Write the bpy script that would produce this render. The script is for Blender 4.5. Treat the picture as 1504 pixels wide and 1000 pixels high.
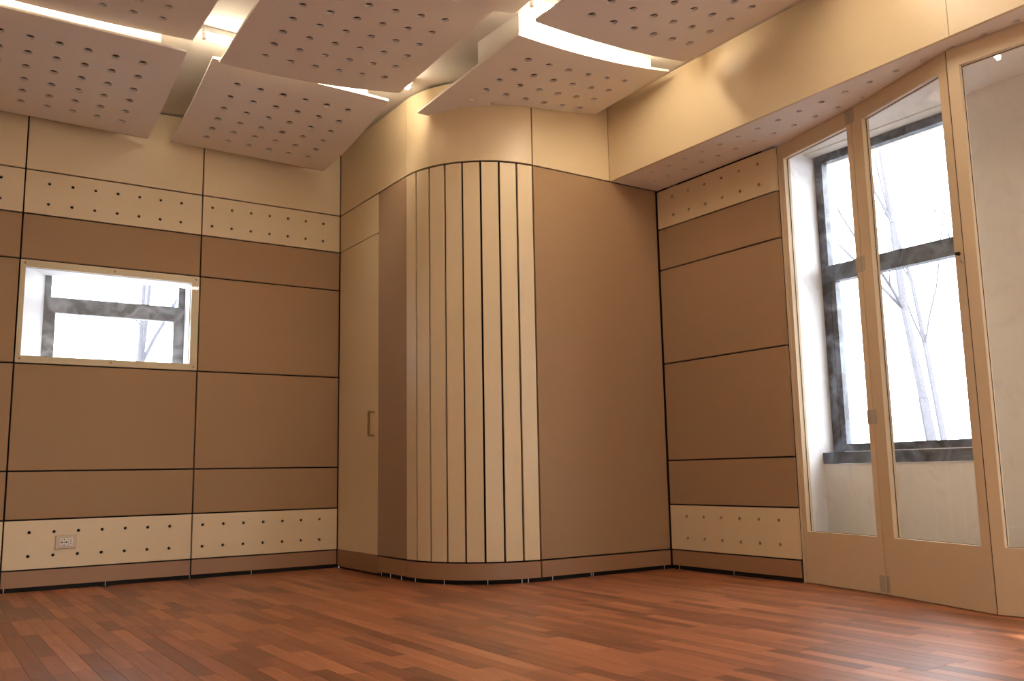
import bpy, bmesh, math, random
from mathutils import Vector, Matrix

for o in list(bpy.data.objects):
    bpy.data.objects.remove(o)
scene = bpy.context.scene
COL = scene.collection
RND = random.Random(7)

# ------------------------------------------------------------------ camera
CAM = (-2.5453, -6.0184, 0.6314)
YAW, PITCH, ROLL, FPX = 0.59202, 0.14596, -0.01829, 1320.59
cd = bpy.data.cameras.new('camera'); cam = bpy.data.objects.new('camera', cd); COL.objects.link(cam)
cd.sensor_fit = 'HORIZONTAL'; cd.sensor_width = 36.0; cd.lens = FPX / 1504 * 36.0
cd.clip_start = 0.02; cd.clip_end = 300
fw = Vector((math.sin(YAW) * math.cos(PITCH), math.cos(YAW) * math.cos(PITCH), math.sin(PITCH)))
rt0 = Vector((math.cos(YAW), -math.sin(YAW), 0)); up0 = rt0.cross(fw)
rt = math.cos(ROLL) * rt0 + math.sin(ROLL) * up0
up = -math.sin(ROLL) * rt0 + math.cos(ROLL) * up0
cam.matrix_world = Matrix(((rt.x, up.x, -fw.x, CAM[0]), (rt.y, up.y, -fw.y, CAM[1]), (rt.z, up.z, -fw.z, CAM[2]), (0, 0, 0, 1)))
scene.camera = cam

def project(P):
    d = Vector(P) - Vector(CAM)
    z = d.dot(fw)
    if z < 0.05:
        return None
    return 752 + FPX * d.dot(rt) / z, 500 - FPX * d.dot(up) / z, z

# ------------------------------------------------------------------ world, sun, exposure
SKY = 11.0
TUBE = 60.0
w = bpy.data.worlds.new('sky'); scene.world = w; w.use_nodes = True
bg = w.node_tree.nodes['Background']; bg.inputs['Color'].default_value = (0.88, 0.905, 1.0, 1); bg.inputs['Strength'].default_value = SKY
sd = bpy.data.lights.new('sun', 'SUN'); sun = bpy.data.objects.new('sun', sd); COL.objects.link(sun)
sd.energy = 15.0; sd.color = (1.0, 0.95, 0.86); sd.angle = math.radians(0.6)
sun_dir = Vector((0.67, 0.74, -0.45)).normalized()
sun.rotation_euler = (-sun_dir).to_track_quat('Z', 'Y').to_euler()
sun.location = (-8, -14, 7)
scene.view_settings.view_transform = 'Standard'
scene.view_settings.look = 'None'
scene.view_settings.exposure = 0.08
scene.view_settings.gamma = 1.0
scene.view_settings.use_curve_mapping = False

# ------------------------------------------------------------------ materials
def newmat(name):
    m = bpy.data.materials.new(name); m.use_nodes = True
    nt = m.node_tree
    return m, nt, nt.nodes['Principled BSDF']
def link(nt, a, b): nt.links.new(a, b)
def plain(name, col, rough=0.5, bump=0.0, scale=40.0, vary=0.0, metallic=0.0, spec=0.5):
    m, nt, b = newmat(name)
    b.inputs['Base Color'].default_value = (*col, 1); b.inputs['Roughness'].default_value = rough
    b.inputs['Metallic'].default_value = metallic; b.inputs['Specular IOR Level'].default_value = spec
    tc = nt.nodes.new('ShaderNodeTexCoord')
    nz = nt.nodes.new('ShaderNodeTexNoise'); nz.inputs['Scale'].default_value = scale; nz.inputs['Detail'].default_value = 4
    link(nt, tc.outputs['Object'], nz.inputs['Vector'])
    if vary:
        mx = nt.nodes.new('ShaderNodeMix'); mx.data_type = 'RGBA'
        mx.inputs['A'].default_value = (*[c * (1 - vary) for c in col], 1); mx.inputs['B'].default_value = (*[min(1, c * (1 + vary)) for c in col], 1)
        link(nt, nz.outputs['Fac'], mx.inputs['Factor']); link(nt, mx.outputs['Result'], b.inputs['Base Color'])
    if bump:
        bp = nt.nodes.new('ShaderNodeBump'); bp.inputs['Strength'].default_value = bump; bp.inputs['Distance'].default_value = 0.002
        link(nt, nz.outputs['Fac'], bp.inputs['Height']); link(nt, bp.outputs['Normal'], b.inputs['Normal'])
    return m

M = {}
M['cream'] = plain('cream_laminate', (0.71, 0.55, 0.335), 0.38, 0.03, 60, 0.02)
M['plaster'] = plain('white_plaster', (0.84, 0.78, 0.70), 0.7, 0.05, 90, 0.02)
M['ceil'] = plain('ceiling_paint', (0.80, 0.74, 0.64), 0.7, 0.04, 60, 0.02)
M['board'] = plain('gypsum_board', (0.85, 0.785, 0.69), 0.65, 0.04, 120, 0.015)
M['frame'] = plain('cream_lacquer', (0.66, 0.50, 0.31), 0.4, 0.02, 60, 0.02)
M['kick'] = plain('brown_kick', (0.33, 0.175, 0.09), 0.45, 0.05, 120, 0.04)
M['dark'] = plain('shadow_gap_black', (0.012, 0.010, 0.009), 0.9)
M['seam'] = plain('brown_joint', (0.05, 0.028, 0.015), 0.8)
M['white_metal'] = plain('white_enamel', (0.85, 0.85, 0.84), 0.35)
M['grey_plastic'] = plain('grey_plastic', (0.45, 0.42, 0.38), 0.5)
M['hinge'] = plain('satin_hinge', (0.46, 0.38, 0.27), 0.38, metallic=0.25)
M['steel'] = plain('steel_screw', (0.55, 0.53, 0.5), 0.3, metallic=0.9)
M['handle'] = plain('bronze_handle', (0.30, 0.18, 0.09), 0.35, metallic=0.35)
M['plate'] = plain('socket_plate', (0.60, 0.47, 0.33), 0.4)
M['socket'] = plain('socket_insert', (0.74, 0.66, 0.55), 0.4)
M['bark'] = plain('tree_bark', (0.082, 0.082, 0.100), 0.9, 0.4, 8, 0.2)
M['hole_shade'] = plain('hole_shade_brown', (0.13, 0.085, 0.055), 0.95, 0.2, 300, 0.1)  # brown tone for the shade inside the board holes
M['grass'] = plain('winter_grass', (0.088, 0.090, 0.097), 0.95, 0.4, 3, 0.2)

def fabric():
    m, nt, b = newmat('brown_fabric')
    tc = nt.nodes.new('ShaderNodeTexCoord')
    wv = nt.nodes.new('ShaderNodeTexWave'); wv.inputs['Scale'].default_value = 160; wv.inputs['Distortion'].default_value = 2.0; wv.bands_direction = 'Z'
    wx = nt.nodes.new('ShaderNodeTexWave'); wx.inputs['Scale'].default_value = 160; wx.inputs['Distortion'].default_value = 2.0; wx.bands_direction = 'DIAGONAL'
    nz = nt.nodes.new('ShaderNodeTexNoise'); nz.inputs['Scale'].default_value = 220; nz.inputs['Detail'].default_value = 3
    for n in (wv, wx, nz): link(nt, tc.outputs['Object'], n.inputs['Vector'])
    ad = nt.nodes.new('ShaderNodeMath'); ad.operation = 'MULTIPLY_ADD'; ad.inputs[1].default_value = 0.5
    link(nt, wv.outputs['Fac'], ad.inputs[0]); link(nt, nz.outputs['Fac'], ad.inputs[2])
    mx = nt.nodes.new('ShaderNodeMix'); mx.data_type = 'RGBA'
    mx.inputs['A'].default_value = (0.28, 0.162, 0.079, 1); mx.inputs['B'].default_value = (0.36, 0.215, 0.108, 1)
    link(nt, ad.outputs[0], mx.inputs['Factor']); link(nt, mx.outputs['Result'], b.inputs['Base Color'])
    bp = nt.nodes.new('ShaderNodeBump'); bp.inputs['Strength'].default_value = 0.15; bp.inputs['Distance'].default_value = 0.001
    link(nt, ad.outputs[0], bp.inputs['Height']); link(nt, bp.outputs['Normal'], b.inputs['Normal'])
    b.inputs['Roughness'].default_value = 0.8; b.inputs['Sheen Weight'].default_value = 0.25; b.inputs['Sheen Roughness'].default_value = 0.4
    return m
M['fabric'] = fabric()

def wood(name, island):
    m, nt, b = newmat(name)
    if island:
        g = nt.nodes.new('ShaderNodeNewGeometry'); rnd = g.outputs['Random Per Island']
    else:
        oi = nt.nodes.new('ShaderNodeObjectInfo'); rnd = oi.outputs['Random']
    ge = nt.nodes.new('ShaderNodeNewGeometry')
    off = nt.nodes.new('ShaderNodeMath'); off.operation = 'MULTIPLY'; off.inputs[1].default_value = 37.0
    link(nt, rnd, off.inputs[0])
    cmb = nt.nodes.new('ShaderNodeCombineXYZ'); link(nt, off.outputs[0], cmb.inputs['X']); link(nt, off.outputs[0], cmb.inputs['Z'])
    va = nt.nodes.new('ShaderNodeVectorMath'); va.operation = 'ADD'
    link(nt, ge.outputs['Position'], va.inputs[0]); link(nt, cmb.outputs[0], va.inputs[1])
    mp = nt.nodes.new('ShaderNodeMapping'); mp.inputs['Scale'].default_value = (42, 2.6, 10)
    link(nt, va.outputs[0], mp.inputs['Vector'])
    nz = nt.nodes.new('ShaderNodeTexNoise'); nz.inputs['Scale'].default_value = 1.0; nz.inputs['Detail'].default_value = 6; nz.inputs['Roughness'].default_value = 0.6; nz.inputs['Distortion'].default_value = 0.6
    link(nt, mp.outputs[0], nz.inputs['Vector'])
    cr = nt.nodes.new('ShaderNodeValToRGB')
    e = cr.color_ramp.elements
    e[0].position = 0.0; e[0].color = (0.18, 0.062, 0.030, 1)
    e[1].position = 1.0; e[1].color = (0.50, 0.195, 0.088, 1)
    for p, c in ((0.25, (0.27, 0.093, 0.042, 1)), (0.5, (0.34, 0.120, 0.054, 1)), (0.75, (0.41, 0.150, 0.068, 1))):
        x = e.new(p); x.color = c
    link(nt, rnd, cr.inputs['Fac'])
    gr = nt.nodes.new('ShaderNodeValToRGB')
    gr.color_ramp.elements[0].position = 0.3; gr.color_ramp.elements[0].color = (0.70, 0.66, 0.62, 1)
    gr.color_ramp.elements[1].position = 0.7; gr.color_ramp.elements[1].color = (1.1, 1.1, 1.1, 1)
    link(nt, nz.outputs['Fac'], gr.inputs['Fac'])
    mx = nt.nodes.new('ShaderNodeMix'); mx.data_type = 'RGBA'; mx.blend_type = 'MULTIPLY'; mx.inputs['Factor'].default_value = 1.0
    link(nt, cr.outputs['Color'], mx.inputs['A']); link(nt, gr.outputs['Color'], mx.inputs['B'])
    link(nt, mx.outputs['Result'], b.inputs['Base Color'])
    b.inputs['Roughness'].default_value = 0.36; b.inputs['Specular IOR Level'].default_value = 0.45
    return m
M['plank'] = wood('laminate_strip', False)
M['plank_rest'] = wood('laminate_strip_mass', True)

def film(name, lo, hi):
    m, nt, b = newmat(name)
    tc = nt.nodes.new('ShaderNodeTexCoord')
    n1 = nt.nodes.new('ShaderNodeTexNoise'); n1.inputs['Scale'].default_value = 7; n1.inputs['Detail'].default_value = 6; n1.inputs['Distortion'].default_value = 1.5
    n2 = nt.nodes.new('ShaderNodeTexNoise'); n2.inputs['Scale'].default_value = 30; n2.inputs['Detail'].default_value = 6; n2.inputs['Distortion'].default_value = 3
    link(nt, tc.outputs['Object'], n1.inputs['Vector']); link(nt, tc.outputs['Object'], n2.inputs['Vector'])
    cr = nt.nodes.new('ShaderNodeValToRGB'); e = cr.color_ramp.elements
    e[0].position = 0.38; e[0].color = (*lo, 1); e[1].position = 0.72; e[1].color = (*hi, 1)
    link(nt, n1.outputs['Fac'], cr.inputs['Fac']); link(nt, cr.outputs['Color'], b.inputs['Base Color'])
    bp = nt.nodes.new('ShaderNodeBump'); bp.inputs['Strength'].default_value = 0.5; bp.inputs['Distance'].default_value = 0.004
    link(nt, n2.outputs['Fac'], bp.inputs['Height']); link(nt, bp.outputs['Normal'], b.inputs['Normal'])
    b.inputs['Roughness'].default_value = 0.25
    return m
M['film'] = film('black_frame_with_film', (0.035, 0.037, 0.042), (0.20, 0.24, 0.31))
M['grey_film_haze'] = film('grey_frame_with_film_haze', (0.15, 0.14, 0.135), (0.42, 0.42, 0.43))  # paler film: haze of the backlight put into its colour
M['paint'] = plain('white_reveal_paint', (0.88, 0.87, 0.88), 0.6, 0.03, 90, 0.01)

def glass(name, smear):
    m = bpy.data.materials.new(name); m.use_nodes = True; nt = m.node_tree
    for n in list(nt.nodes): nt.nodes.remove(n)
    out = nt.nodes.new('ShaderNodeOutputMaterial')
    tr = nt.nodes.new('ShaderNodeBsdfTransparent'); tr.inputs['Color'].default_value = (0.97, 0.98, 0.975, 1)
    gl = nt.nodes.new('ShaderNodeBsdfGlossy'); gl.inputs['Roughness'].default_value = 0.02
    df = nt.nodes.new('ShaderNodeBsdfDiffuse'); df.inputs['Color'].default_value = (0.85, 0.85, 0.88, 1)
    fr = nt.nodes.new('ShaderNodeFresnel'); fr.inputs['IOR'].default_value = 1.45
    gg = nt.nodes.new('ShaderNodeNewGeometry'); iv = nt.nodes.new('ShaderNodeMath'); iv.operation = 'SUBTRACT'; iv.inputs[0].default_value = 1.0
    link(nt, gg.outputs['Backfacing'], iv.inputs[1])
    mu = nt.nodes.new('ShaderNodeMath'); mu.operation = 'MULTIPLY'; link(nt, fr.outputs[0], mu.inputs[0]); link(nt, iv.outputs[0], mu.inputs[1])
    m1 = nt.nodes.new('ShaderNodeMixShader'); link(nt, mu.outputs[0], m1.inputs[0]); link(nt, tr.outputs[0], m1.inputs[1]); link(nt, gl.outputs[0], m1.inputs[2])
    tc = nt.nodes.new('ShaderNodeTexCoord')
    mp = nt.nodes.new('ShaderNodeMapping'); mp.inputs['Scale'].default_value = (2.6, 2.6, 1.9)
    link(nt, tc.outputs['Object'], mp.inputs['Vector'])
    nz = nt.nodes.new('ShaderNodeTexNoise'); nz.inputs['Scale'].default_value = 1.6; nz.inputs['Detail'].default_value = 7; nz.inputs['Roughness'].default_value = 0.62; nz.inputs['Distortion'].default_value = 2.5
    link(nt, mp.outputs[0], nz.inputs['Vector'])
    cr = nt.nodes.new('ShaderNodeValToRGB'); e = cr.color_ramp.elements
    e[0].position = 0.54; e[0].color = (0.010, 0.010, 0.010, 1); e[1].position = 0.82; e[1].color = (smear, smear, smear, 1)
    link(nt, nz.outputs['Fac'], cr.inputs['Fac'])
    m2 = nt.nodes.new('ShaderNodeMixShader'); link(nt, cr.outputs['Color'], m2.inputs[0]); link(nt, m1.outputs[0], m2.inputs[1]); link(nt, df.outputs[0], m2.inputs[2])
    link(nt, m2.outputs[0], out.inputs['Surface'])
    return m
M['glass'] = glass('smeared_glass', 0.13)
M['clear'] = glass('clear_glass', 0.02)

def emis(name, col, st):
    m, nt, b = newmat(name)
    b.inputs['Base Color'].default_value = (0.8, 0.8, 0.8, 1)
    b.inputs['Emission Color'].default_value = (*col, 1); b.inputs['Emission Strength'].default_value = st
    return m
M['tube'] = emis('fluorescent_glow', (1.0, 0.87, 0.68), TUBE)

# ------------------------------------------------------------------ helpers
def mk(name, verts, faces, mat, parent=None, smooth=False):
    me = bpy.data.meshes.new(name); me.from_pydata([tuple(v) for v in verts], [], faces); me.update()
    o = bpy.data.objects.new(name, me); COL.objects.link(o)
    if mat is not None: me.materials.append(M[mat] if isinstance(mat, str) else mat)
    if smooth:
        for p in me.polygons: p.use_smooth = True
    if parent is not None: o.parent = parent
    return o
def from_bm(name, bm, mat, parent=None, smooth=False):
    bmesh.ops.recalc_face_normals(bm, faces=bm.faces[:])
    me = bpy.data.meshes.new(name); bm.to_mesh(me); bm.free()
    o = bpy.data.objects.new(name, me); COL.objects.link(o); me.materials.append(M[mat])
    if smooth:
        for p in me.polygons: p.use_smooth = True
    if parent is not None: o.parent = parent
    return o
def tag(o, label, cat, group=None, kind=None):
    o['label'] = label; o['category'] = cat
    if group: o['group'] = group
    if kind: o['kind'] = kind
    return o
def empty(name, loc=(0, 0, 0)):
    o = bpy.data.objects.new(name, None); COL.objects.link(o); o.location = loc; o.empty_display_size = 0.05
    return o
BF = [(0, 3, 2, 1), (4, 5, 6, 7), (0, 1, 5, 4), (1, 2, 6, 5), (2, 3, 7, 6), (3, 0, 4, 7)]
def boxv(x0, x1, y0, y1, z0, z1):
    return [(x0, y0, z0), (x1, y0, z0), (x1, y1, z0), (x0, y1, z0), (x0, y0, z1), (x1, y0, z1), (x1, y1, z1), (x0, y1, z1)]
def box(name, x0, x1, y0, y1, z0, z1, mat, parent=None, bevel=0.0):
    x0, x1 = sorted((x0, x1)); y0, y1 = sorted((y0, y1)); z0, z1 = sorted((z0, z1))
    bm = bmesh.new(); vs = [bm.verts.new(v) for v in boxv(x0, x1, y0, y1, z0, z1)]
    for f in BF: bm.faces.new([vs[i] for i in f])
    if bevel: bmesh.ops.bevel(bm, geom=bm.edges[:], offset=bevel, segments=1, affect='EDGES')
    return from_bm(name, bm, mat, parent)
def boxes(name, lst, mat, parent=None):
    V, F = [], []
    for b in lst:
        n = len(V); V += boxv(*b); F += [tuple(i + n for i in f) for f in BF]
    return mk(name, V, F, mat, parent)
def cyl_between(bm, a, b, r0, r1=None, seg=10, caps=True):
    a, b = Vector(a), Vector(b); r1 = r0 if r1 is None else r1
    d = (b - a).normalized(); s = d.cross(Vector((0, 0, 1)))
    if s.length < 1e-4: s = Vector((1, 0, 0))
    s.normalize(); t = d.cross(s)
    ra, rb = [], []
    for i in range(seg):
        an = 2 * math.pi * i / seg; c = s * math.cos(an) + t * math.sin(an)
        ra.append(bm.verts.new(a + c * r0)); rb.append(bm.verts.new(b + c * r1))
    for i in range(seg):
        j = (i + 1) % seg; bm.faces.new((ra[i], ra[j], rb[j], rb[i]))
    if caps: bm.faces.new(ra[::-1]); bm.faces.new(rb)
def cyl(name, a, b, r, mat, parent=None, seg=12, r1=None):
    bm = bmesh.new(); cyl_between(bm, a, b, r, r1, seg)
    return from_bm(name, bm, mat, parent, False)

def perforated(name, fmap, u0, u1, v0, v1, hu, hv, r, t, mat, parent=None, skip=(), seg=16, extra_u=(), extra_v=()):
    """plate with real round through-holes; fmap(u,v,w) -> xyz, w = 0 front, t back"""
    c = r * 1.7
    us = sorted(set([u0, u1] + [h - c for h in hu] + [h + c for h in hu] + list(extra_u)))
    vs = sorted(set([v0, v1] + [h - c for h in hv] + [h + c for h in hv] + list(extra_v)))
    V, F, idx = [], [], {}
    def vid(u, v, w):
        k = (round(u, 6), round(v, 6), w)
        if k not in idx:
            idx[k] = len(V); V.append(fmap(u, v, t if w else 0.0))
        return idx[k]
    hole = {}
    for i, a in enumerate(hu):
        for j, b in enumerate(hv):
            if (i, j) not in skip: hole[(round(a - c, 6), round(b - c, 6))] = (a, b)
    for i in range(len(us) - 1):
        for j in range(len(vs) - 1):
            a0, a1, b0, b1 = us[i], us[i + 1], vs[j], vs[j + 1]
            h = hole.get((round(a0, 6), round(b0, 6)))
            for w in (0, 1):
                q = [vid(a0, b0, w), vid(a1, b0, w), vid(a1, b1, w), vid(a0, b1, w)]
                if h is None or abs((a1 - a0) - 2 * c) > 1e-5:
                    F.append(tuple(q) if w == 0 else tuple(q[::-1])); continue
                ring = []
                for k in range(seg):
                    an = -3 * math.pi / 4 + 2 * math.pi * k / seg
                    ring.append(vid(h[0] + r * math.cos(an), h[1] + r * math.sin(an), w))
                qn = seg // 4
                for s in range(4):
                    for k in range(qn):
                        # nearer half to this corner, other half to the next
                        A, B = ring[s * qn + k], ring[(s * qn + k + 1) % seg]
                        cn = q[s] if k < qn / 2 else q[(s + 1) % 4]
                        f = (cn, B, A); F.append(f if w == 0 else f[::-1])
                        if k == qn // 2 - 1:
                            f = (q[s], q[(s + 1) % 4], B); F.append(f if w == 0 else f[::-1])
            if h is not None and abs((a1 - a0) - 2 * c) < 1e-5:
                for k in range(seg):
                    an0 = -3 * math.pi / 4 + 2 * math.pi * k / seg; an1 = -3 * math.pi / 4 + 2 * math.pi * ((k + 1) % seg) / seg
                    p = [(h[0] + r * math.cos(x), h[1] + r * math.sin(x)) for x in (an0, an1)]
                    F.append((vid(*p[0], 0), vid(*p[1], 0), vid(*p[1], 1), vid(*p[0], 1)))
    for i in range(len(us) - 1):
        for vv, fl in ((v0, 0), (v1, 1)):
            f = (vid(us[i], vv, 0), vid(us[i + 1], vv, 0), vid(us[i + 1], vv, 1), vid(us[i], vv, 1)); F.append(f[::-1] if fl == 0 else f)
    for j in range(len(vs) - 1):
        for uu, fl in ((u0, 1), (u1, 0)):
            f = (vid(uu, vs[j], 0), vid(uu, vs[j + 1], 0), vid(uu, vs[j + 1], 1), vid(uu, vs[j], 1)); F.append(f[::-1] if fl == 0 else f)
    o = mk(name, V, F, mat, parent)
    bm = bmesh.new(); bm.from_mesh(o.data); bmesh.ops.recalc_face_normals(bm, faces=bm.faces[:]); bm.to_mesh(o.data); bm.free()
    return o

# ------------------------------------------------------------------ dimensions
Z = dict(kick0=0.026, k=0.123, a=0.409, b=0.692, c=1.328, d=1.962, e=2.245, top=2.522, ceil=3.05)
XA, XB = -2.05, -0.992
G = 0.0045                       # half a shadow gap
YD = -0.650; YG = -1.053
CX, CY, RA, RB = 0.577, -1.053, 0.577, 0.585
YC = CY - RB                     # flat face of the column
XR = 1.6125                      # right wall face
YE = -2.655
XS = 1.20                        # bulkhead face
XO = 1.955                       # inner face of the outer wall
XW = 2.047                       # window plane

# ------------------------------------------------------------------ shell: floor
floor = box('floor', -4.7, 2.3, -7.4, 0.12, -0.10, -0.0125, 'seam')
tag(floor, 'reddish-brown wood strip floor running towards the back corner', 'floor', kind='structure')
SW, PT = 0.0635, 0.0125
LENS = (0.30, 0.38, 0.46, 0.56)
pl_mesh = {}
def plank_verts(L):
    g = 0.0003; c = 0.0006
    x0, x1, y0, y1 = -SW / 2 + g, SW / 2 - g, g, L - g
    return [(x0, y0, -PT), (x1, y0, -PT), (x1, y1, -PT), (x0, y1, -PT), (x0, y0, -c), (x1, y0, -c), (x1, y1, -c), (x0, y1, -c),
            (x0 + c, y0 + c, 0), (x1 - c, y0 + c, 0), (x1 - c, y1 - c, 0), (x0 + c, y1 - c, 0)]
PF = [(0, 3, 2, 1), (0, 1, 5, 4), (1, 2, 6, 5), (2, 3, 7, 6), (3, 0, 4, 7), (4, 5, 9, 8), (5, 6, 10, 9), (6, 7, 11, 10), (7, 4, 8, 11), (8, 9, 10, 11)]
for L in LENS:
    me = bpy.data.meshes.new('plank'); me.from_pydata(plank_verts(L), [], PF); me.update(); me.materials.append(M['plank']); pl_mesh[L] = me
cells = []
nx = int(5.6 / SW)
for i in range(nx):
    x = -3.75 + SW * (i + 0.5)
    if x > 1.78: break
    y = -6.6 - RND.random() * 0.5
    while y < -0.02:
        L = RND.choice(LENS)
        if y + L > 0.0:
            Ls = [l for l in LENS if y + l <= 0.0]
            L = max(Ls) if Ls else LENS[0]
        cells.append((x, y, L)); y += L
def seen(c):
    best = 0
    for fy in (0.05, 0.5, 0.95):
        p = project((c[0], c[1] + c[2] * fy, 0))
        if p and -10 < p[0] < 1514 and -10 < p[1] < 1010: best = max(best, 1 / p[2])
    x, y = c[0], c[1] + c[2] / 2
    if y > YD and x > 0.03: return 0
    if x > 0 and y > YC + 0.1 and x > 0.5: return 0
    return best
order = sorted(cells, key=lambda c: -seen(c) * (c[2] ** 0.3))
near = [c for c in order if seen(c) > 0][:300]
ns = set(near)
for c in near:
    o = bpy.data.objects.new('plank', pl_mesh[c[2]]); COL.objects.link(o); o.location = (c[0], c[1], 0); o.parent = floor
V, F = [], []
for c in cells:
    if c in ns: continue
    n = len(V); V += [(a + c[0], b + c[1], z) for a, b, z in plank_verts(c[2])]; F += [tuple(i + n for i in f) for f in PF]
rest = mk('strip_planks', V, F, 'plank_rest', floor); rest['kind'] = 'stuff'

# ------------------------------------------------------------------ ceiling
ceiling = box('ceiling', -4.7, 2.3, -7.4, 0.6, Z['ceil'], Z['ceil'] + 0.12, 'ceil')
tag(ceiling, 'pale cream ceiling above the hanging perforated boards', 'ceiling', kind='structure')

# ------------------------------------------------------------------ left wall
TH = 0.018
WX0, WX1, WZ0, WZ1 = -2.018, -1.044, 1.374, 1.915          # clear opening of the small window
wl = boxes('wall_left', [(-4.7, WX0 - .012, .022, .09, -.0124, 3.05), (WX1 + .012, .02, .022, .09, -.0124, 3.05), (WX0 - .012, WX1 + .012, .022, .09, -.0124, WZ0 - .012), (WX0 - .012, WX1 + .012, .022, .09, WZ1 + .012, 3.05)], 'dark')
tag(wl, 'left wall of brown fabric and cream panels with dark joints', 'wall', kind='structure')
cols = [(-4.598, -4.10), (-4.10, -3.10), (-3.10, XA), (XA, XB), (XB, 0.0)]
holes_x = {0: [-4.50 + .132 * k for k in range(3)], 1: [-3.995 + .132 * k for k in range(7)], 2: [-2.97 + .132 * k for k in range(7)], 3: [-1.9165 + .1313 * k for k in range(7)], 4: [-.925 + .1322 * k for k in range(7)]}
RH = 0.0095
for ci, (x0, x1) in enumerate(cols):
    a, b = x0 + G, x1 - G
    for (zz0, zz1, kind) in ((Z['k'], Z['a'], 'p'), (Z['a'], Z['b'], 'f'), (Z['b'], Z['c'], 'f'), (Z['c'], Z['d'], 'w' if ci == 3 else 'f'), (Z['d'], Z['e'], 'f'), (Z['e'], Z['top'], 'p'), (Z['top'], 3.05, 'u')):
        z0, z1 = zz0 + G, zz1 - G
        if kind == 'f': box('fabric_panel', a, b, 0.0, TH, z0, z1, 'fabric', wl, 0.002)
        elif kind == 'u': box('upper_panel', a, b, 0.0, TH, z0, 3.04, 'cream', wl, 0.001)
        elif kind == 'p':
            hz = (0.2005, 0.3365) if zz0 < 1 else (2.3175, 2.4465)
            if holes_x[ci]:
                perforated('perforated_panel', lambda u, v, w_: (u, w_, v), a, b, z0, z1, holes_x[ci], hz, RH, TH, 'cream', wl)
            else: box('perforated_panel', a, b, 0, TH, z0, z1, 'cream', wl)
bl = box('baseboard_left', -4.598, -0.02, 0.012, 0.022, -.0124, Z['k'] - .001, 'dark')
tag(bl, 'brown kick board along the foot of the left wall', 'baseboard', kind='structure')
for (x0, x1) in cols: box('kick_board', x0 + G, x1 - G, 0.0, 0.0118, Z['kick0'], Z['k'] - G, 'kick', bl, 0.001)

# small internal window in the left wall
w1 = empty('window_1', (-1.52, 0, 1.328))
tag(w1, 'small cream-framed observation window screwed into the left wall', 'window', kind='structure')
def local(o, root):
    o.parent = root; o.matrix_parent_inverse = Matrix.Translation(-Vector(root.location)); return o
fx0, fx1, fz0, fz1 = XA + G, XB - G, Z['c'] + G, Z['d'] - G
local(boxes('frame', [(fx0, WX0, -.002, .022, fz0, fz1), (WX1, fx1, -.002, .022, fz0, fz1), (WX0, WX1, -.002, .022, fz0, WZ0), (WX0, WX1, -.002, .022, WZ1, fz1)], 'cream'), w1)
local(box('pane', fx0 + .004, fx1 - .004, -.0065, -.0025, fz0 + .004, fz1 - .004, 'clear'), w1)
for sx in (fx0 + .022, (fx0 + fx1) / 2, fx1 - .022):
    for sz in (fz0 + .022, fz1 - .022):
        s_ = local(cyl('screw', (sx, -.0095, sz), (sx, -.006, sz), .006, 'handle', None, 10), w1)
# splayed white reveal running out to the outer window
ix0, ix1, iz0, iz1, iy = WX0 - .01, WX1 + .01, WZ0 - .01, WZ1 + .01, .03
ox0, ox1, oz0, oz1, oy = -1.863, -0.975, 1.36, 1.965, .45
rv = [(ix0, iy, iz0), (ix1, iy, iz0), (ix1, iy, iz1), (ix0, iy, iz1), (ox0, oy, oz0), (ox1, oy, oz0), (ox1, oy, oz1), (ox0, oy, oz1)]
tk = .03
rv += [(ix0 - tk, iy, iz0 - tk), (ix1 + tk, iy, iz0 - tk), (ix1 + tk, iy, iz1 + tk), (ix0 - tk, iy, iz1 + tk), (ox0 - tk, oy, oz0 - tk), (ox1 + tk, oy, oz0 - tk), (ox1 + tk, oy, oz1 + tk), (ox0 - tk, oy, oz1 + tk)]
rf = []
for i in range(4):
    j = (i + 1) % 4
    rf += [(i, j, 4 + j, 4 + i), (8 + i, 12 + i, 12 + j, 8 + j), (i, 8 + i, 8 + j, j), (4 + i, 4 + j, 12 + j, 12 + i)]
local(mk('reveal', rv, rf, 'paint'), w1)
w3 = empty('window_3', (-1.43, .46, 1.36))
tag(w3, 'dark grey outer window frame seen through the small left opening', 'window', kind='structure')
local(boxes('outer_frame', [(-1.90, -1.821, .455, .50, 1.80, 2.05), (-1.018, -.94, .455, .50, 1.80, 2.05), (-1.90, -.94, .455, .50, 2.02, 2.05)], 'grey_film_haze'), w3)
local(boxes('crossbar', [(-1.90, -.94, .452, .51, 1.722, 1.825)], 'grey_film_haze'), w3)
local(boxes('sash', [(-1.90, -1.790, .455, .50, 1.25, 1.721), (-1.046, -.94, .455, .50, 1.25, 1.721), (-1.79, -1.046, .455, .50, 1.25, 1.33)], 'grey_film_haze'), w3)
local(box('pane', -1.82, -1.02, .476, .48, 1.826, 2.02, 'clear'), w3)
local(box('pane', -1.79, -1.046, .476, .48, 1.331, 1.72, 'clear'), w3)
we = boxes('wall_exterior_left', [(-4.7, -1.905, .452, .62, -.1, 3.1), (-.935, 1.954, .452, .62, -.1, 3.1), (-1.905, -.935, .452, .62, -.1, 1.245), (-1.905, -.935, .452, .62, 2.055, 3.1)], 'plaster')
tag(we, 'outer masonry wall behind the small left window', 'wall', kind='structure')

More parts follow.
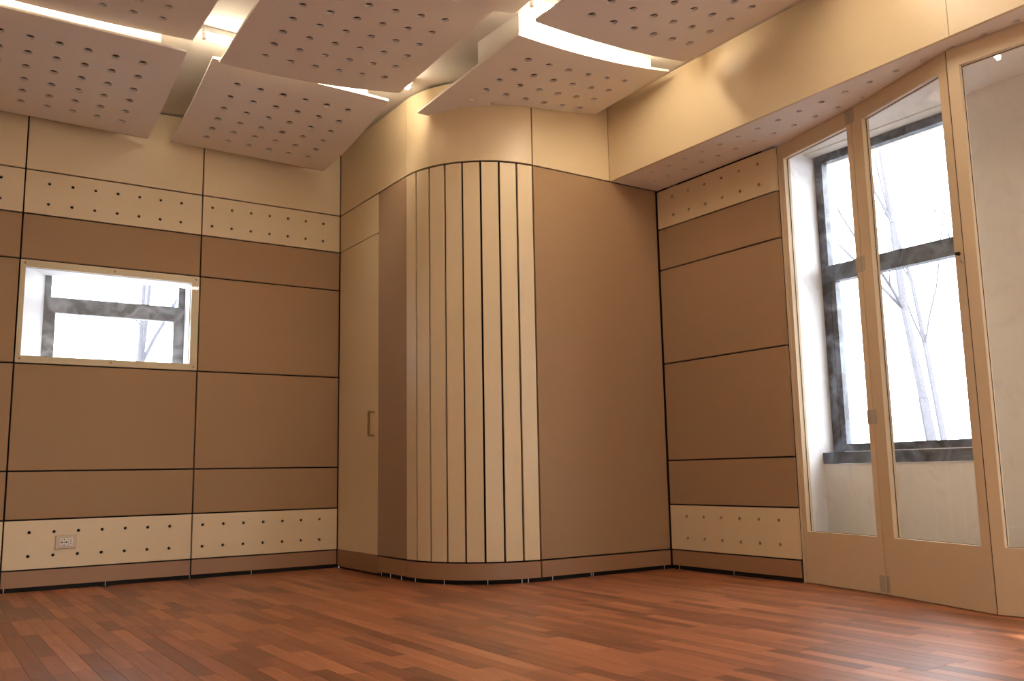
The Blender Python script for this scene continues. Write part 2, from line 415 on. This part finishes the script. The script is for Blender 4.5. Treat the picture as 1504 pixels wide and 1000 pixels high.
# ------------------------------------------------------------------ column with door and curved slats
core = []
def arc(t, d=0.0):
    c, s = math.cos(t), math.sin(t); n = Vector((-c / RA, -s / RB)).normalized()
    return Vector((CX - RA * c + n.x * d, CY - RB * s + n.y * d))
def prism(pts, z0, z1):
    n = len(pts); V = [(p[0], p[1], z0) for p in pts] + [(p[0], p[1], z1) for p in pts]
    F = [tuple(range(n))[::-1], tuple(range(n, 2 * n))] + [(i, (i + 1) % n, n + (i + 1) % n, n + i) for i in range(n)]
    return V, F
ins = .026
pts = [(ins, .021)] + [(ins, YG)] + [tuple(arc(math.pi / 2 * k / 16, -ins)) for k in range(17)] + [(XR + .13, YC + ins), (XR + .13, .021)]
V, F = prism(pts, -.0124, 3.05)
wc = mk('wall_column', V, F, 'dark')
tag(wc, 'projecting rounded wall block with pale vertical slats, door and fabric', 'wall', kind='structure')
box('fabric_panel', 0.0, .02, YG + .002, YD - .003, Z['k'] + G, Z['top'] - G, 'fabric', wc, 0.0015)
box('fabric_panel', CX + .006, XR - .008, YC, YC + .02, Z['k'] + G, Z['top'] - G, 'fabric', wc, 0.0015)
box('upper_panel', 0.0, .02, YG, -.005, Z['top'] + G, 3.035, 'cream', wc)
box('transom_panel', 0.0, .02, YD, -.005, Z['e'] + .003, Z['top'] - G, 'cream', wc, 0.001)
box('upper_panel', CX + .005, XS - .002, YC, YC + .02, Z['top'] + G, 3.035, 'cream', wc)
def curved(name, t0, t1, z0, z1, th, mat, parent, n=20, d=0.0):
    o_ = [tuple(arc(t0 + (t1 - t0) * k / n, d)) for k in range(n + 1)]; i_ = [tuple(arc(t0 + (t1 - t0) * k / n, d - th)) for k in range(n, -1, -1)]
    V, F = prism(o_ + i_, z0, z1)
    F = F[2:]
    m = n + 1; N = 2 * m
    for k in range(n):
        F.append((k, N - 1 - k, N - 2 - k, k + 1)); F.append((N + k, N + k + 1, N + N - 2 - k, N + N - 1 - k))
    o = mk(name, V, F, mat, parent)
    bm = bmesh.new(); bm.from_mesh(o.data); bmesh.ops.recalc_face_normals(bm, faces=bm.faces[:]); bm.to_mesh(o.data); bm.free()
    for p in o.data.polygons: p.use_smooth = True
    o.data.set_sharp_from_angle(angle=math.radians(35))
    return o
curved('upper_panel', 0.002, math.pi / 2 - .007, Z['top'] + G, 3.035, .02, 'cream', wc, 24)
for k in range(8):
    t0 = math.pi / 2 * k / 8 + (.004 if k == 0 else .0105); t1 = math.pi / 2 * (k + 1) / 8 - (.010 if k == 7 else .0105)
    a, b, a2, b2 = arc(t0), arc(t1), arc(t0, -.018), arc(t1, -.018)
    bm = bmesh.new(); V, F = prism([a, b, b2, a2], Z['k'] + G, Z['top'] - .007)
    vs = [bm.verts.new(v) for v in V]
    for f in F: bm.faces.new([vs[i] for i in f])
    bmesh.ops.bevel(bm, geom=bm.edges[:], offset=.0012, segments=1, affect='EDGES')
    from_bm('slat', bm, 'cream', wc)
bc = mk('baseboard_column', *prism([(.0242, -.66), (.0242, YG)] + [tuple(arc(math.pi / 2 * k / 16, -.0242)) for k in range(17)] + [(XR - .01, YC + .0242), (XR - .01, YC + .0258)] + [tuple(arc(math.pi / 2 * k / 16, -.0258)) for k in range(16, -1, -1)] + [(.0258, YG), (.0258, -.66)], .001, Z['k'] - .002), 'dark')
tag(bc, 'brown kick board wrapping the foot of the curved block', 'baseboard', kind='structure')
box('kick_board', -.002, .02, YG + .0015, YD - .003, Z['kick0'], Z['k'] - G, 'kick', bc, .001)
curved('kick_board', .0025, math.pi / 2 - .008, Z['kick0'], Z['k'] - G, .02, 'kick', bc, 24, .002)
box('kick_board', CX + .006, XR - .008, YC - .002, YC + .02, Z['kick0'], Z['k'] - G, 'kick', bc, .001)
def foot(x, y, parent):
    cyl('levelling_foot', (x, y, 0.0), (x, y, Z['kick0']), .003, 'steel', parent, 8)
for k in (.16, .55, 1.0, 1.35, 1.42): p = arc(k, -.004); foot(p.x, p.y, bc)
for x in (.66, .95, .965, 1.55): foot(x, YC + .004, bc)
for y in (-.70, -.83, -.98): foot(.004, y, bc)
for x in (-1.49, -.995, -.60, -2.03): foot(x, .006, bl)

# swing door
d1 = empty('door_1', (0, -.325, .02))
tag(d1, 'narrow flush cream door with brown kick plate beside the slats', 'door', kind='structure')
local(box('leaf', .001, .02, YD + .002, -.007, .127, Z['e'] - .002, 'cream', None, .001), d1)
local(box('kick_plate', -.001, .02, YD + .002, -.007, .012, .126, 'kick', None, .001), d1)
local(boxes('handle', [(-.042, -.030, -.594, -.578, .884, 1.049), (-.030, .0008, -.594, -.578, 1.037, 1.049), (-.030, .0008, -.594, -.578, .884, .896)], 'handle'), d1)

# ------------------------------------------------------------------ right wall
wr = box('wall_right', XR + .021, XR + .13, YE + .02, YC - .002, -.0124, 2.521, 'dark')
tag(wr, 'short right wall of brown fabric and perforated cream panels', 'wall', kind='structure')
ya, yb = YE, YC - .008
hy = [-2.525 + .1467 * k for k in range(6)]
for (zz0, zz1, kind) in ((Z['k'], Z['a'], 'p'), (Z['a'], Z['b'], 'f'), (Z['b'], Z['c'], 'f'), (Z['c'], Z['d'], 'f'), (Z['d'], Z['e'], 'f'), (Z['e'], Z['top'] - .009, 'p')):
    z0, z1 = zz0 + G, zz1 - G
    if kind == 'f': box('fabric_panel', XR, XR + .02, ya, yb, z0, z1, 'fabric', wr, .002)
    else: perforated('perforated_panel', lambda u, v, w_: (XR + w_, u, v), ya, yb, z0, z1, hy, (0.2005, 0.3365) if zz0 < 1 else (2.3185, 2.4470), RH, .02, 'cream', wr)
box('jamb', 1.6335, 1.73, -2.672, YE - .002, 0, 2.5185, 'frame', wr, .001)
br = box('baseboard_right', XR + .012, XR + .0205, ya, yb, 0, Z['k'] - .001, 'dark')
tag(br, 'brown kick board at the foot of the short right wall', 'baseboard', kind='structure')
box('kick_board', XR, XR + .0118, ya, yb, Z['kick0'], Z['k'] - G, 'kick', br, .001)
for y in (-1.70, -2.16): foot(XR + .006, y, br)

# ------------------------------------------------------------------ bulkhead over the glazed doors
bh = boxes('ceiling_bulkhead', [(XS + .03, 1.622, -7.3, YC - .001, 2.5425, 3.049), (1.622, 2.3, -7.3, YC - .001, 2.601, 3.049)], 'dark')
tag(bh, 'boxed cream bulkhead running above the folding glazed doors', 'bulkhead', kind='structure')
box('fascia', XS, XS + .02, -3.985, YC - .001, Z['top'], 3.045, 'cream', bh)
box('fascia', XS, XS + .02, -7.3, -3.988, Z['top'], 3.045, 'cream', bh)
DP = [(1.636, -2.674), (1.522, -3.243), (1.318, -3.896), (1.372, -4.50)]
perforated('soffit_board', lambda u, v, w_: (u, v, Z['top'] + w_), XS + .0205, 1.62, -4.6, YC - .003, (1.320, 1.455), [-1.785 - .1432 * k for k in range(19)][::-1], .0155, .018, 'board', bh)
box('cavity_lining', 1.625, 2.30, -7.3, -2.5, 2.548, 2.566, 'plaster', bh)
box('soffit_board', XS + .0205, 1.62, -7.3, -4.603, Z['top'], Z['top'] + .018, 'board', bh)

# ------------------------------------------------------------------ outer wall, windows on the right
WY0, WY1 = -3.62, -2.60
V2 = (-6.9, -4.9)
wo = boxes('wall_exterior_right', [
    (XO, 2.24, WY0, WY1, -.1, .649), (XO, 2.24, WY0, WY1, 2.541, 2.60), (XO, 2.24, V2[1], WY0, -.1, 2.60),
    (XO, 2.24, V2[0], V2[1], -.1, .40), (XO, 2.24, V2[0], V2[1], 2.541, 2.60), (XO, 2.24, -7.4, V2[0], -.1, 2.60),
    (XO, 2.24, WY1 + .12, .62, -.1, 3.05)], 'plaster')
tag(wo, 'plastered outer wall seen through the folding glazed doors', 'wall', kind='structure')
box('reveal', XR + .131, 2.24, WY1, WY1 + .12, -.1, 2.547, 'paint', wo)
w2 = empty('window_2', (XW, -3.1, .65))
tag(w2, 'tall black-framed window behind the glazed doors, two panes', 'window', kind='structure')
def win(root, y0, y1, z0, z1, bar):
    local(boxes('outer_frame', [(XW, XW + .05, y0, y0 + .075, z0, z1), (XW, XW + .05, y1 - .055, y1, z0, z1), (XW, XW + .05, y0 + .075, y1 - .055, z1 - .05, z1), (XW, XW + .05, y0 + .075, y1 - .055, z0, z0 + .048)], 'film'), root)
    if bar:
        local(boxes('crossbar', [(XW - .006, XW + .055, y0 + .075, y1 - .055, bar - .05, bar + .05)], 'film'), root)
        local(boxes('sash', [(XW + .002, XW + .048, y1 - .092, y1 - .056, z0 + .049, bar - .051), (XW + .002, XW + .048, y0 + .076, y0 + .10, z0 + .049, bar - .051)], 'film'), root)
        local(box('pane', XW + .024, XW + .028, y0 + .076, y1 - .056, bar + .051, z1 - .051, 'clear'), root)
        local(box('pane', XW + .024, XW + .028, y0 + .101, y1 - .093, z0 + .049, bar - .051, 'clear'), root)
    else:
        local(box('pane', XW + .024, XW + .028, y0 + .076, y1 - .079, z0 + .049, z1 - .051, 'clear'), root)
win(w2, WY0, WY1 - .001, .715, 2.540, 1.79)
local(box('sill', XO - .012, XW + .05, WY0 + .001, WY1 - .001, .650, .7145, 'film', None, .002), w2)
local(box('trim_bead', XW - .003, XW - .0001, WY0 + .06, WY1 - .08, .716, .721, 'white_metal'), w2)
w4 = empty('added_window_4', (XW, -6, .4)); tag(w4, 'large unseen window added along the right outer wall for daylight', 'window', kind='structure')  # out of view, added for the daylight it lets in
win(w4, V2[0], V2[1], .40, 2.540, None)

# ------------------------------------------------------------------ folding glazed doors
def glazed(name, P, Q, label, s0, s1, hinges, knob=False, gap0=.0016, gap1=.0016):
    P, Q = Vector((*P, 0)), Vector((*Q, 0)); L = (Q - P).length; d = (Q - P) / L; n = Vector((d.y, -d.x, 0))   # n points into the room? fixed below
    if n.x > 0: n = -n
    root = empty(name, (0, 0, 0)); tag(root, label, 'door', kind='structure')
    root.location = (P + Q) / 2
    T = .045
    def pc(nm, lst, mat, w0=0.0, w1=-T):
        V, F = [], []
        for (a, b, z0, z1) in lst:
            k = len(V)
            for z in (z0, z1):
                for (s, w_) in ((a, w0), (b, w0), (b, w1), (a, w1)):
                    V.append(P + d * s + n * w_ + Vector((0, 0, z)))
            F += [tuple(i + k for i in f) for f in BF]
        o = mk(nm, V, F, mat)
        bm = bmesh.new(); bm.from_mesh(o.data); bmesh.ops.recalc_face_normals(bm, faces=bm.faces[:]); bm.to_mesh(o.data); bm.free()
        return local(o, root)
    zb, zt, z0, z1 = .281, 2.431, .004, 2.519
    pc('stile', [(gap0, s0, z0, z1)], 'frame'); pc('stile', [(s1, L - gap1, z0, z1)], 'frame')
    pc('rail', [(s0, s1, z0, zb)], 'frame'); pc('rail', [(s0, s1, zt, z1)], 'frame')
    pc('glass', [(s0 + .0005, s1 - .0005, zb + .0005, zt - .0005)], 'glass', -.020, -.026)
    pc('gasket', [(s0, s0 + .002, zb, zt), (s1 - .002, s1, zb, zt), (s0 + .002, s1 - .002, zb, zb + .002), (s0 + .002, s1 - .002, zt - .002, zt)], 'dark', -.0265, -.030)
    if gap1 > .001: pc('joint_shade_strip', [(L - gap1, L + gap1, z0, z1)], 'seam', -.003, -.040)  # dark strip added in the joint for its shade, also stops light
    for hz0, hz1 in hinges:
        hg = pc('hinge', [(L - .040, L + .036, hz0, hz1)], 'hinge', .0028, .0004)
        bm = bmesh.new(); q = P + d * (L - .001) + n * .003
        cyl_between(bm, q + Vector((0, 0, hz0)), q + Vector((0, 0, hz1)), .0055, None, 8)
        kn = from_bm('knuckle', bm, 'hinge', hg)
    if knob:
        q = P + d * .658 + Vector((0, 0, 1.567))
        bm = bmesh.new(); cyl_between(bm, q, q + n * .018, .009, .007, 10); local(from_bm('knob', bm, 'dark'), root)
        q = q + Vector((0, 0, -.035)) + d * .012
        bm = bmesh.new(); cyl_between(bm, q, q + n * .006 , .007, .006, 10); local(from_bm('catch', bm, 'steel'), root)
    return root
glazed('door_2', DP[0], DP[1], 'first narrow cream glazed folding door next to the brown wall', .030, .543, [(2.440, 2.517), (1.632, 1.712), (.842, .915), (.014, .094)])
glazed('door_3', DP[1], DP[2], 'middle cream glazed folding door in front of the black window', .082, .632, [], True, .0016, .0032)
glazed('door_4', DP[2], DP[3], 'rightmost cream glazed folding door, cut by the picture edge', .056, .55, [], False, .0032, .0016)

# ------------------------------------------------------------------ walls behind the camera
RW = [(-1.50, -.5, .35, 1.05), (-1.98, -1.82, .35, 1.95)]
wb = boxes('wall_rear', [(-4.7, -1.98, -7.36, -7.301, -.1, 3.049), (-1.82, -1.50, -7.36, -7.301, -.1, 3.049), (-.5, 2.3, -7.36, -7.301, -.1, 3.049), (-1.98, -1.82, -7.36, -7.301, -.1, .35), (-1.50, -.5, -7.36, -7.301, -.1, .35), (-1.98, -1.82, -7.36, -7.301, 1.95, 3.049), (-1.50, -.5, -7.36, -7.301, 1.05, 3.049)], 'cream')
tag(wb, 'plain cream wall closing the room behind', 'wall', kind='structure')
w5 = empty('added_window_5', (-1.1, -7.33, .35)); tag(w5, 'unseen window added behind the camera to let in sun and fill light', 'window', kind='structure')  # unseen openings added to admit sun and fill light
for (x0, x1, z0, z1) in RW: local(box('pane', x0 + .001, x1 - .001, -7.335, -7.331, z0 + .001, z1 - .001, 'clear'), w5)
ww = box('wall_west', -4.7, -4.6, -7.3, .021, 0, 3.049, 'cream'); tag(ww, 'plain cream side wall beyond the left edge', 'wall', kind='structure')

# ------------------------------------------------------------------ suspended perforated boards
def rotv(wv):
    v = Vector(wv); a = v.length
    return Matrix.Rotation(a, 3, v) if a > 1e-9 else Matrix.Identity(3)
PT2 = .014
def ceiling_panel(q, su, label, j0=-2.5, lo=None, cut=False, box_inset=(.13, .13), hole_skip=()):
    c = Vector(q[:3]); R3 = rotv(q[3:6]); ku, kv, sv = q[6], q[7], q[8]
    root = empty('acoustic_ceiling_panel', c)
    def fm(u, v, w_): return c + R3 @ Vector((u, v, .5 * ku * u * u + .5 * kv * v * v + w_))
    hu = [(i - 2.5) * su for i in range(6)]; hv = [(j + j0) * sv for j in range(6)]
    u0, u1 = -3.87 * su, 3.87 * su; v0, v1 = (j0 - 1.33) * sv, (j0 + 6.35) * sv
    ex = [u0 + (u1 - u0) * k / 12 for k in range(13)]; ev = [v0 + (v1 - v0) * k / 12 for k in range(13)]
    hc = .022 * 1.7
    ex = [x for x in ex if all(abs(x - h_) > hc + .004 for h_ in hu)] + [u0, u1]
    ev = [x for x in ev if all(abs(x - h_) > hc + .004 for h_ in hv)] + [v0, v1]
    b = perforated('board', fm, u0, u1, v0, v1, hu, hv, .022, PT2, 'board', None, (), 16, ex, ev)
    if cut:
        pts = [(-.012, .3), (-.012, YG)] + [tuple(arc(math.pi / 2 * k / 24, .010)) for k in range(25)] + [(2.5, YC - .010), (2.5, .3)]
        V, F = prism(pts, 2.0, 3.6)
        ct = mk('cutter', V, F, 'board')
        bm = bmesh.new(); bm.from_mesh(ct.data); bmesh.ops.recalc_face_normals(bm, faces=bm.faces[:]); bm.to_mesh(ct.data); bm.free()
        md = b.modifiers.new('cut', 'BOOLEAN'); md.operation = 'DIFFERENCE'; md.object = ct; md.solver = 'EXACT'
        bpy.context.view_layer.update()
        dg = bpy.context.evaluated_depsgraph_get()
        nm = bpy.data.meshes.new_from_object(b.evaluated_get(dg)); b.modifiers.clear(); b.data = nm
        bpy.data.objects.remove(ct)
    local(b, root)
    # plenum box from the back of the board up to the ceiling: four upright boards
    bu0, bu1 = u0 + box_inset[0], u1 - box_inset[1]; bv0 = v0 + .022; bv1 = v1 - .06
    gv_far = v1
    if cut: bv1 = .16; gv_far = .43
    def upright(nm, A, B, th, nseg=8, lift=.0075):
        V, F = [], []
        a, b_ = Vector(A), Vector(B); dd = (b_ - a).normalized(); nn = Vector((-dd.y, dd.x)) * th
        for k in range(nseg + 1):
            p = a + (b_ - a) * k / nseg
            for qv in (p, p + nn):
                lo_ = fm(qv.x, qv.y, PT2 + lift); V.append(lo_); V.append(Vector((lo_.x, lo_.y, 3.0495)))
        for k in range(nseg):
            i = 4 * k
            F += [(i, i + 4, i + 5, i + 1), (i + 2, i + 3, i + 7, i + 6), (i, i + 2, i + 6, i + 4), (i + 1, i + 5, i + 7, i + 3)]
        e = 4 * nseg
        F += [(0, 1, 3, 2), (e, e + 2, e + 3, e + 1)]
        o = mk(nm, V, F, 'board')
        bm = bmesh.new(); bm.from_mesh(o.data); bmesh.ops.recalc_face_normals(bm, faces=bm.faces[:]); bm.to_mesh(o.data); bm.free()
        return local(o, root)
    upright('plenum_side', (bu0, bv0), (bu1, bv0), .012, 8, .0005); upright('plenum_side', (bu1, bv0 + .013), (bu1, bv1), .012)
    upright('plenum_side', (bu1 - .013, bv1), (bu0, bv1), .012); upright('plenum_side', (bu0, bv1 - .013), (bu0, bv0 + .013), .012, 8, .0005 if cut else .0075)
    V, F = [], []
    n1, n2 = 8, 8; gu0, gu1, gv0, gv1 = u0 + .036, u1 - .036, v0 + .036, (gv_far if cut else v1 - .036)
    for i in range(n1 + 1):
        for j in range(n2 + 1):
            u, v = gu0 + (gu1 - gu0) * i / n1, gv0 + (gv1 - gv0) * j / n2
            V.append(fm(u, v, PT2 + .001)); V.append(fm(u, v, PT2 + .007))
    def ix(i, j, k): return 2 * (i * (n2 + 1) + j) + k
    for i in range(n1):
        for j in range(n2):
            F.append((ix(i, j, 0), ix(i, j + 1, 0), ix(i + 1, j + 1, 0), ix(i + 1, j, 0))); F.append((ix(i, j, 1), ix(i + 1, j, 1), ix(i + 1, j + 1, 1), ix(i, j + 1, 1)))
    for i in range(n1):
        F.append((ix(i, 0, 0), ix(i + 1, 0, 0), ix(i + 1, 0, 1), ix(i, 0, 1))); F.append((ix(i, n2, 0), ix(i, n2, 1), ix(i + 1, n2, 1), ix(i + 1, n2, 0)))
    for j in range(n2):
        F.append((ix(0, j, 0), ix(0, j, 1), ix(0, j + 1, 1), ix(0, j + 1, 0))); F.append((ix(n1, j, 0), ix(n1, j + 1, 0), ix(n1, j + 1, 1), ix(n1, j, 1)))
    local(mk('hole_shade_sheet', V, F, 'hole_shade'), root)  # sheet added behind the holes to give their shaded brown and stop light
    tag(root, label, 'ceiling panel', 'suspended perforated ceiling boards')
    return fm(0, v0, 0)
P1 = [-1.93467, -0.67551, 2.8486, -0.07776, 0.03032, -0.04474, -0.01145, 0.12678, 0.15283]
P4 = [-0.72307, -0.64887, 2.85003, -0.08202, 0.03111, -0.04316, -0.01812, 0.15498, 0.15175]
P3 = [-0.72948, -1.86564, 2.90189, -0.01254, -0.05773, -0.02681, 0.16878, -0.01313, 0.15035]
P5 = [0.54491, -2.08793, 2.9134, -0.0481, -0.07738, 0.03316, 0.1639, -0.00636, 0.14034]
P6 = [0.49977, -3.13736, 2.89301, -0.07324, -0.11044, 0.09306, 0.13597, -0.01238, 0.13522]
P2 = [-1.96819, -1.85185, 2.92393, 0.05803, 0.00255, -0.03175, 0.08, 0.0, 0.15035]
P7 = [-0.63542, -2.99262, 2.93] + P3[3:]
ceiling_panel(P1, .1365, 'perforated white ceiling board above the small left window')
ceiling_panel(P4, .1365, 'perforated white ceiling board in the back corner beside the curved block')
ceiling_panel(P3, .1405, 'large perforated white ceiling board in the middle, one bay before the corner', box_inset=(.22, .26))
ceiling_panel(P5, .145, 'perforated white ceiling board with sharp corner cut around the curved block', j0=-.5, cut=True, box_inset=(.02, .13))
ceiling_panel(P6, .150, 'perforated white ceiling board at top right beside the cream bulkhead')
ceiling_panel(P2, .1405, 'perforated white ceiling board cut by the top left picture edge')
ceiling_panel(P7, .1405, 'ceiling board showing only one blank corner at the top edge')

# ------------------------------------------------------------------ fluorescent lights
def tube_light(x0, x1, y, label, z=2.998):
    root = empty('fluorescent_light', ((x0 + x1) / 2, y, 3.05))
    local(box('batten', x0, x1, y - .022, y + .022, 3.018, 3.0495, 'white_metal', None, .002), root)
    for x in (x0 + .002, x1 - .022): local(box('lamp_holder', x, x + .020, y - .013, y + .013, z - .016, 3.0178, 'white_metal', None, .002), root)
    local(cyl('tube', (x0 + .0225, y, z), (x1 - .0225, y, z), .0155, 'tube', None, 14), root)
    tag(root, label, 'light', 'fluorescent tubes above the ceiling boards')
tube_light(-1.36, -.09, -1.31, 'glowing fluorescent tube over the middle board, ending by the curved block')
tube_light(-2.62, -1.42, -1.33, 'fluorescent tube glowing above the left ceiling board')
tube_light(-.05, 1.00, -2.53, 'fluorescent tube glowing in the slot of the right ceiling boards')
tube_light(-1.32, -.12, -2.56, 'fluorescent tube above the blank board corner at top')
tube_light(-2.60, -1.42, -2.56, 'unseen fluorescent tube added for room light above the top left board')  # unseen lamp, added because the room needs its light
tube_light(-.05, .95, -3.72, 'unseen fluorescent tube added for room light behind the top right board')  # extra tube out of frame, added to light the room
tube_light(-.60, .60, -5.40, 'unseen fluorescent tube added for room light over the near right bay')  # lamp outside the view, added to fill the near part of the room

# ------------------------------------------------------------------ power socket
so = empty('wall_socket', (-1.72, 0, .2725))
tag(so, 'beige power outlet plate on the lower perforated left panel', 'outlet')
local(box('plate', -1.777, -1.662, -.0095, -.0002, .233, .312, 'plate', None, .003), so)
a = local(box('socket', -1.752, -1.708, -.0125, -.0096, .250, .296, 'socket', None, .001), so)
c2 = local(box('socket', -1.705, -1.684, -.0125, -.0096, .250, .296, 'socket', None, .001), so)
def sub(o, par):
    o.parent = par; return o
for (x, z, r) in ((-1.742, .272, .0042), (-1.718, .272, .0046), (-1.730, .272, .0026), (-1.730, .289, .0035), (-1.730, .256, .003)):
    sub(cyl('pin_hole', (x, -.0131, z), (x, -.0124, z), r, 'dark', None, 10), a)
for z in (.285, .273, .261): sub(cyl('pin_hole', (-1.6945, -.0131, z), (-1.6945, -.0124, z), .0028, 'dark', None, 10), c2)

# ------------------------------------------------------------------ outside: bank and bare trees
V, F = [], []
for i in range(13):
    for j in range(13):
        x = 2.6 + i * 3.0; y = -14 + j * 3.4
        V.append((x, y, -.5 + 1.5 * min(1, max(0, (x - 3) / 6)) + .12 * math.sin(i * 2.1 + j) - .02 * i))
for i in range(12):
    for j in range(12):
        F.append((i * 13 + j, (i + 1) * 13 + j, (i + 1) * 13 + j + 1, i * 13 + j + 1))
gr = mk('ground_outside', V, F, 'grass', None, True)
tag(gr, 'pale overexposed bank outside below the bare trees', 'ground', kind='structure')
V, F = [], []
for i in range(9):
    for j in range(9):
        V.append((-12 + i * 1.75 + 0.0, .9 + j * 3.0, -.5))
for i in range(8):
    for j in range(8): F.append((i * 9 + j, (i + 1) * 9 + j, (i + 1) * 9 + j + 1, i * 9 + j + 1))
gr2 = mk('ground_behind', V, F, 'grass'); tag(gr2, 'ground outside behind the left wall', 'ground', kind='structure')

def tree(base, height, r, lean, seed, label, forks=5):
    rn = random.Random(seed); bm = bmesh.new()
    def branch(p, d, L, r0, depth):
        n = 5; q = Vector(p); dd = Vector(d).normalized()
        for k in range(n):
            e = dd + Vector((rn.uniform(-.13, .13), rn.uniform(-.13, .13), rn.uniform(-.05, .10))); e.normalize()
            q2 = q + e * (L / n); ra = r0 * (1 - .75 * k / n); rb = r0 * (1 - .75 * (k + 1) / n)
            cyl_between(bm, q, q2, ra, rb, 6 if depth < 2 else 4, False)
            if depth < 3 and (k > 0 or depth > 0):
                for _ in range(2 if depth == 0 else 1):
                    s = Vector((rn.uniform(-1, 1), rn.uniform(-1, 1), rn.uniform(.1, .9))).normalized()
                    branch(q2, (e * .6 + s * .8), L * rn.uniform(.30, .5), rb * .5, depth + 1)
            q, dd = q2, e
    branch(base, Vector((*lean, 1)), height, r, 0)
    o = from_bm('bare_tree', bm, 'bark'); tag(o, label, 'tree', 'bare trees outside the windows')
    return o
tree((9.0, .93, .3), 6.2, .075, (-.02, .05), 3, 'bare pale tree standing centrally behind the tall black window')
tree((9.8, .35, .3), 4.8, .05, (.0, -.04), 5, 'slim bare tree just right of the central one outside')
tree((13.5, -2.2, .4), 11.0, .11, (.0, .36), 8, 'bare tree leaning left across the upper window pane')
tree((15.5, 4.6, .4), 7.0, .07, (.0, .10), 11, 'thin bare tree seen through the first glazed door')
tree((.62, 8.0, -.5), 7.0, .09, (-.10, .0), 14, 'bare tree trunk seen through the small left window')
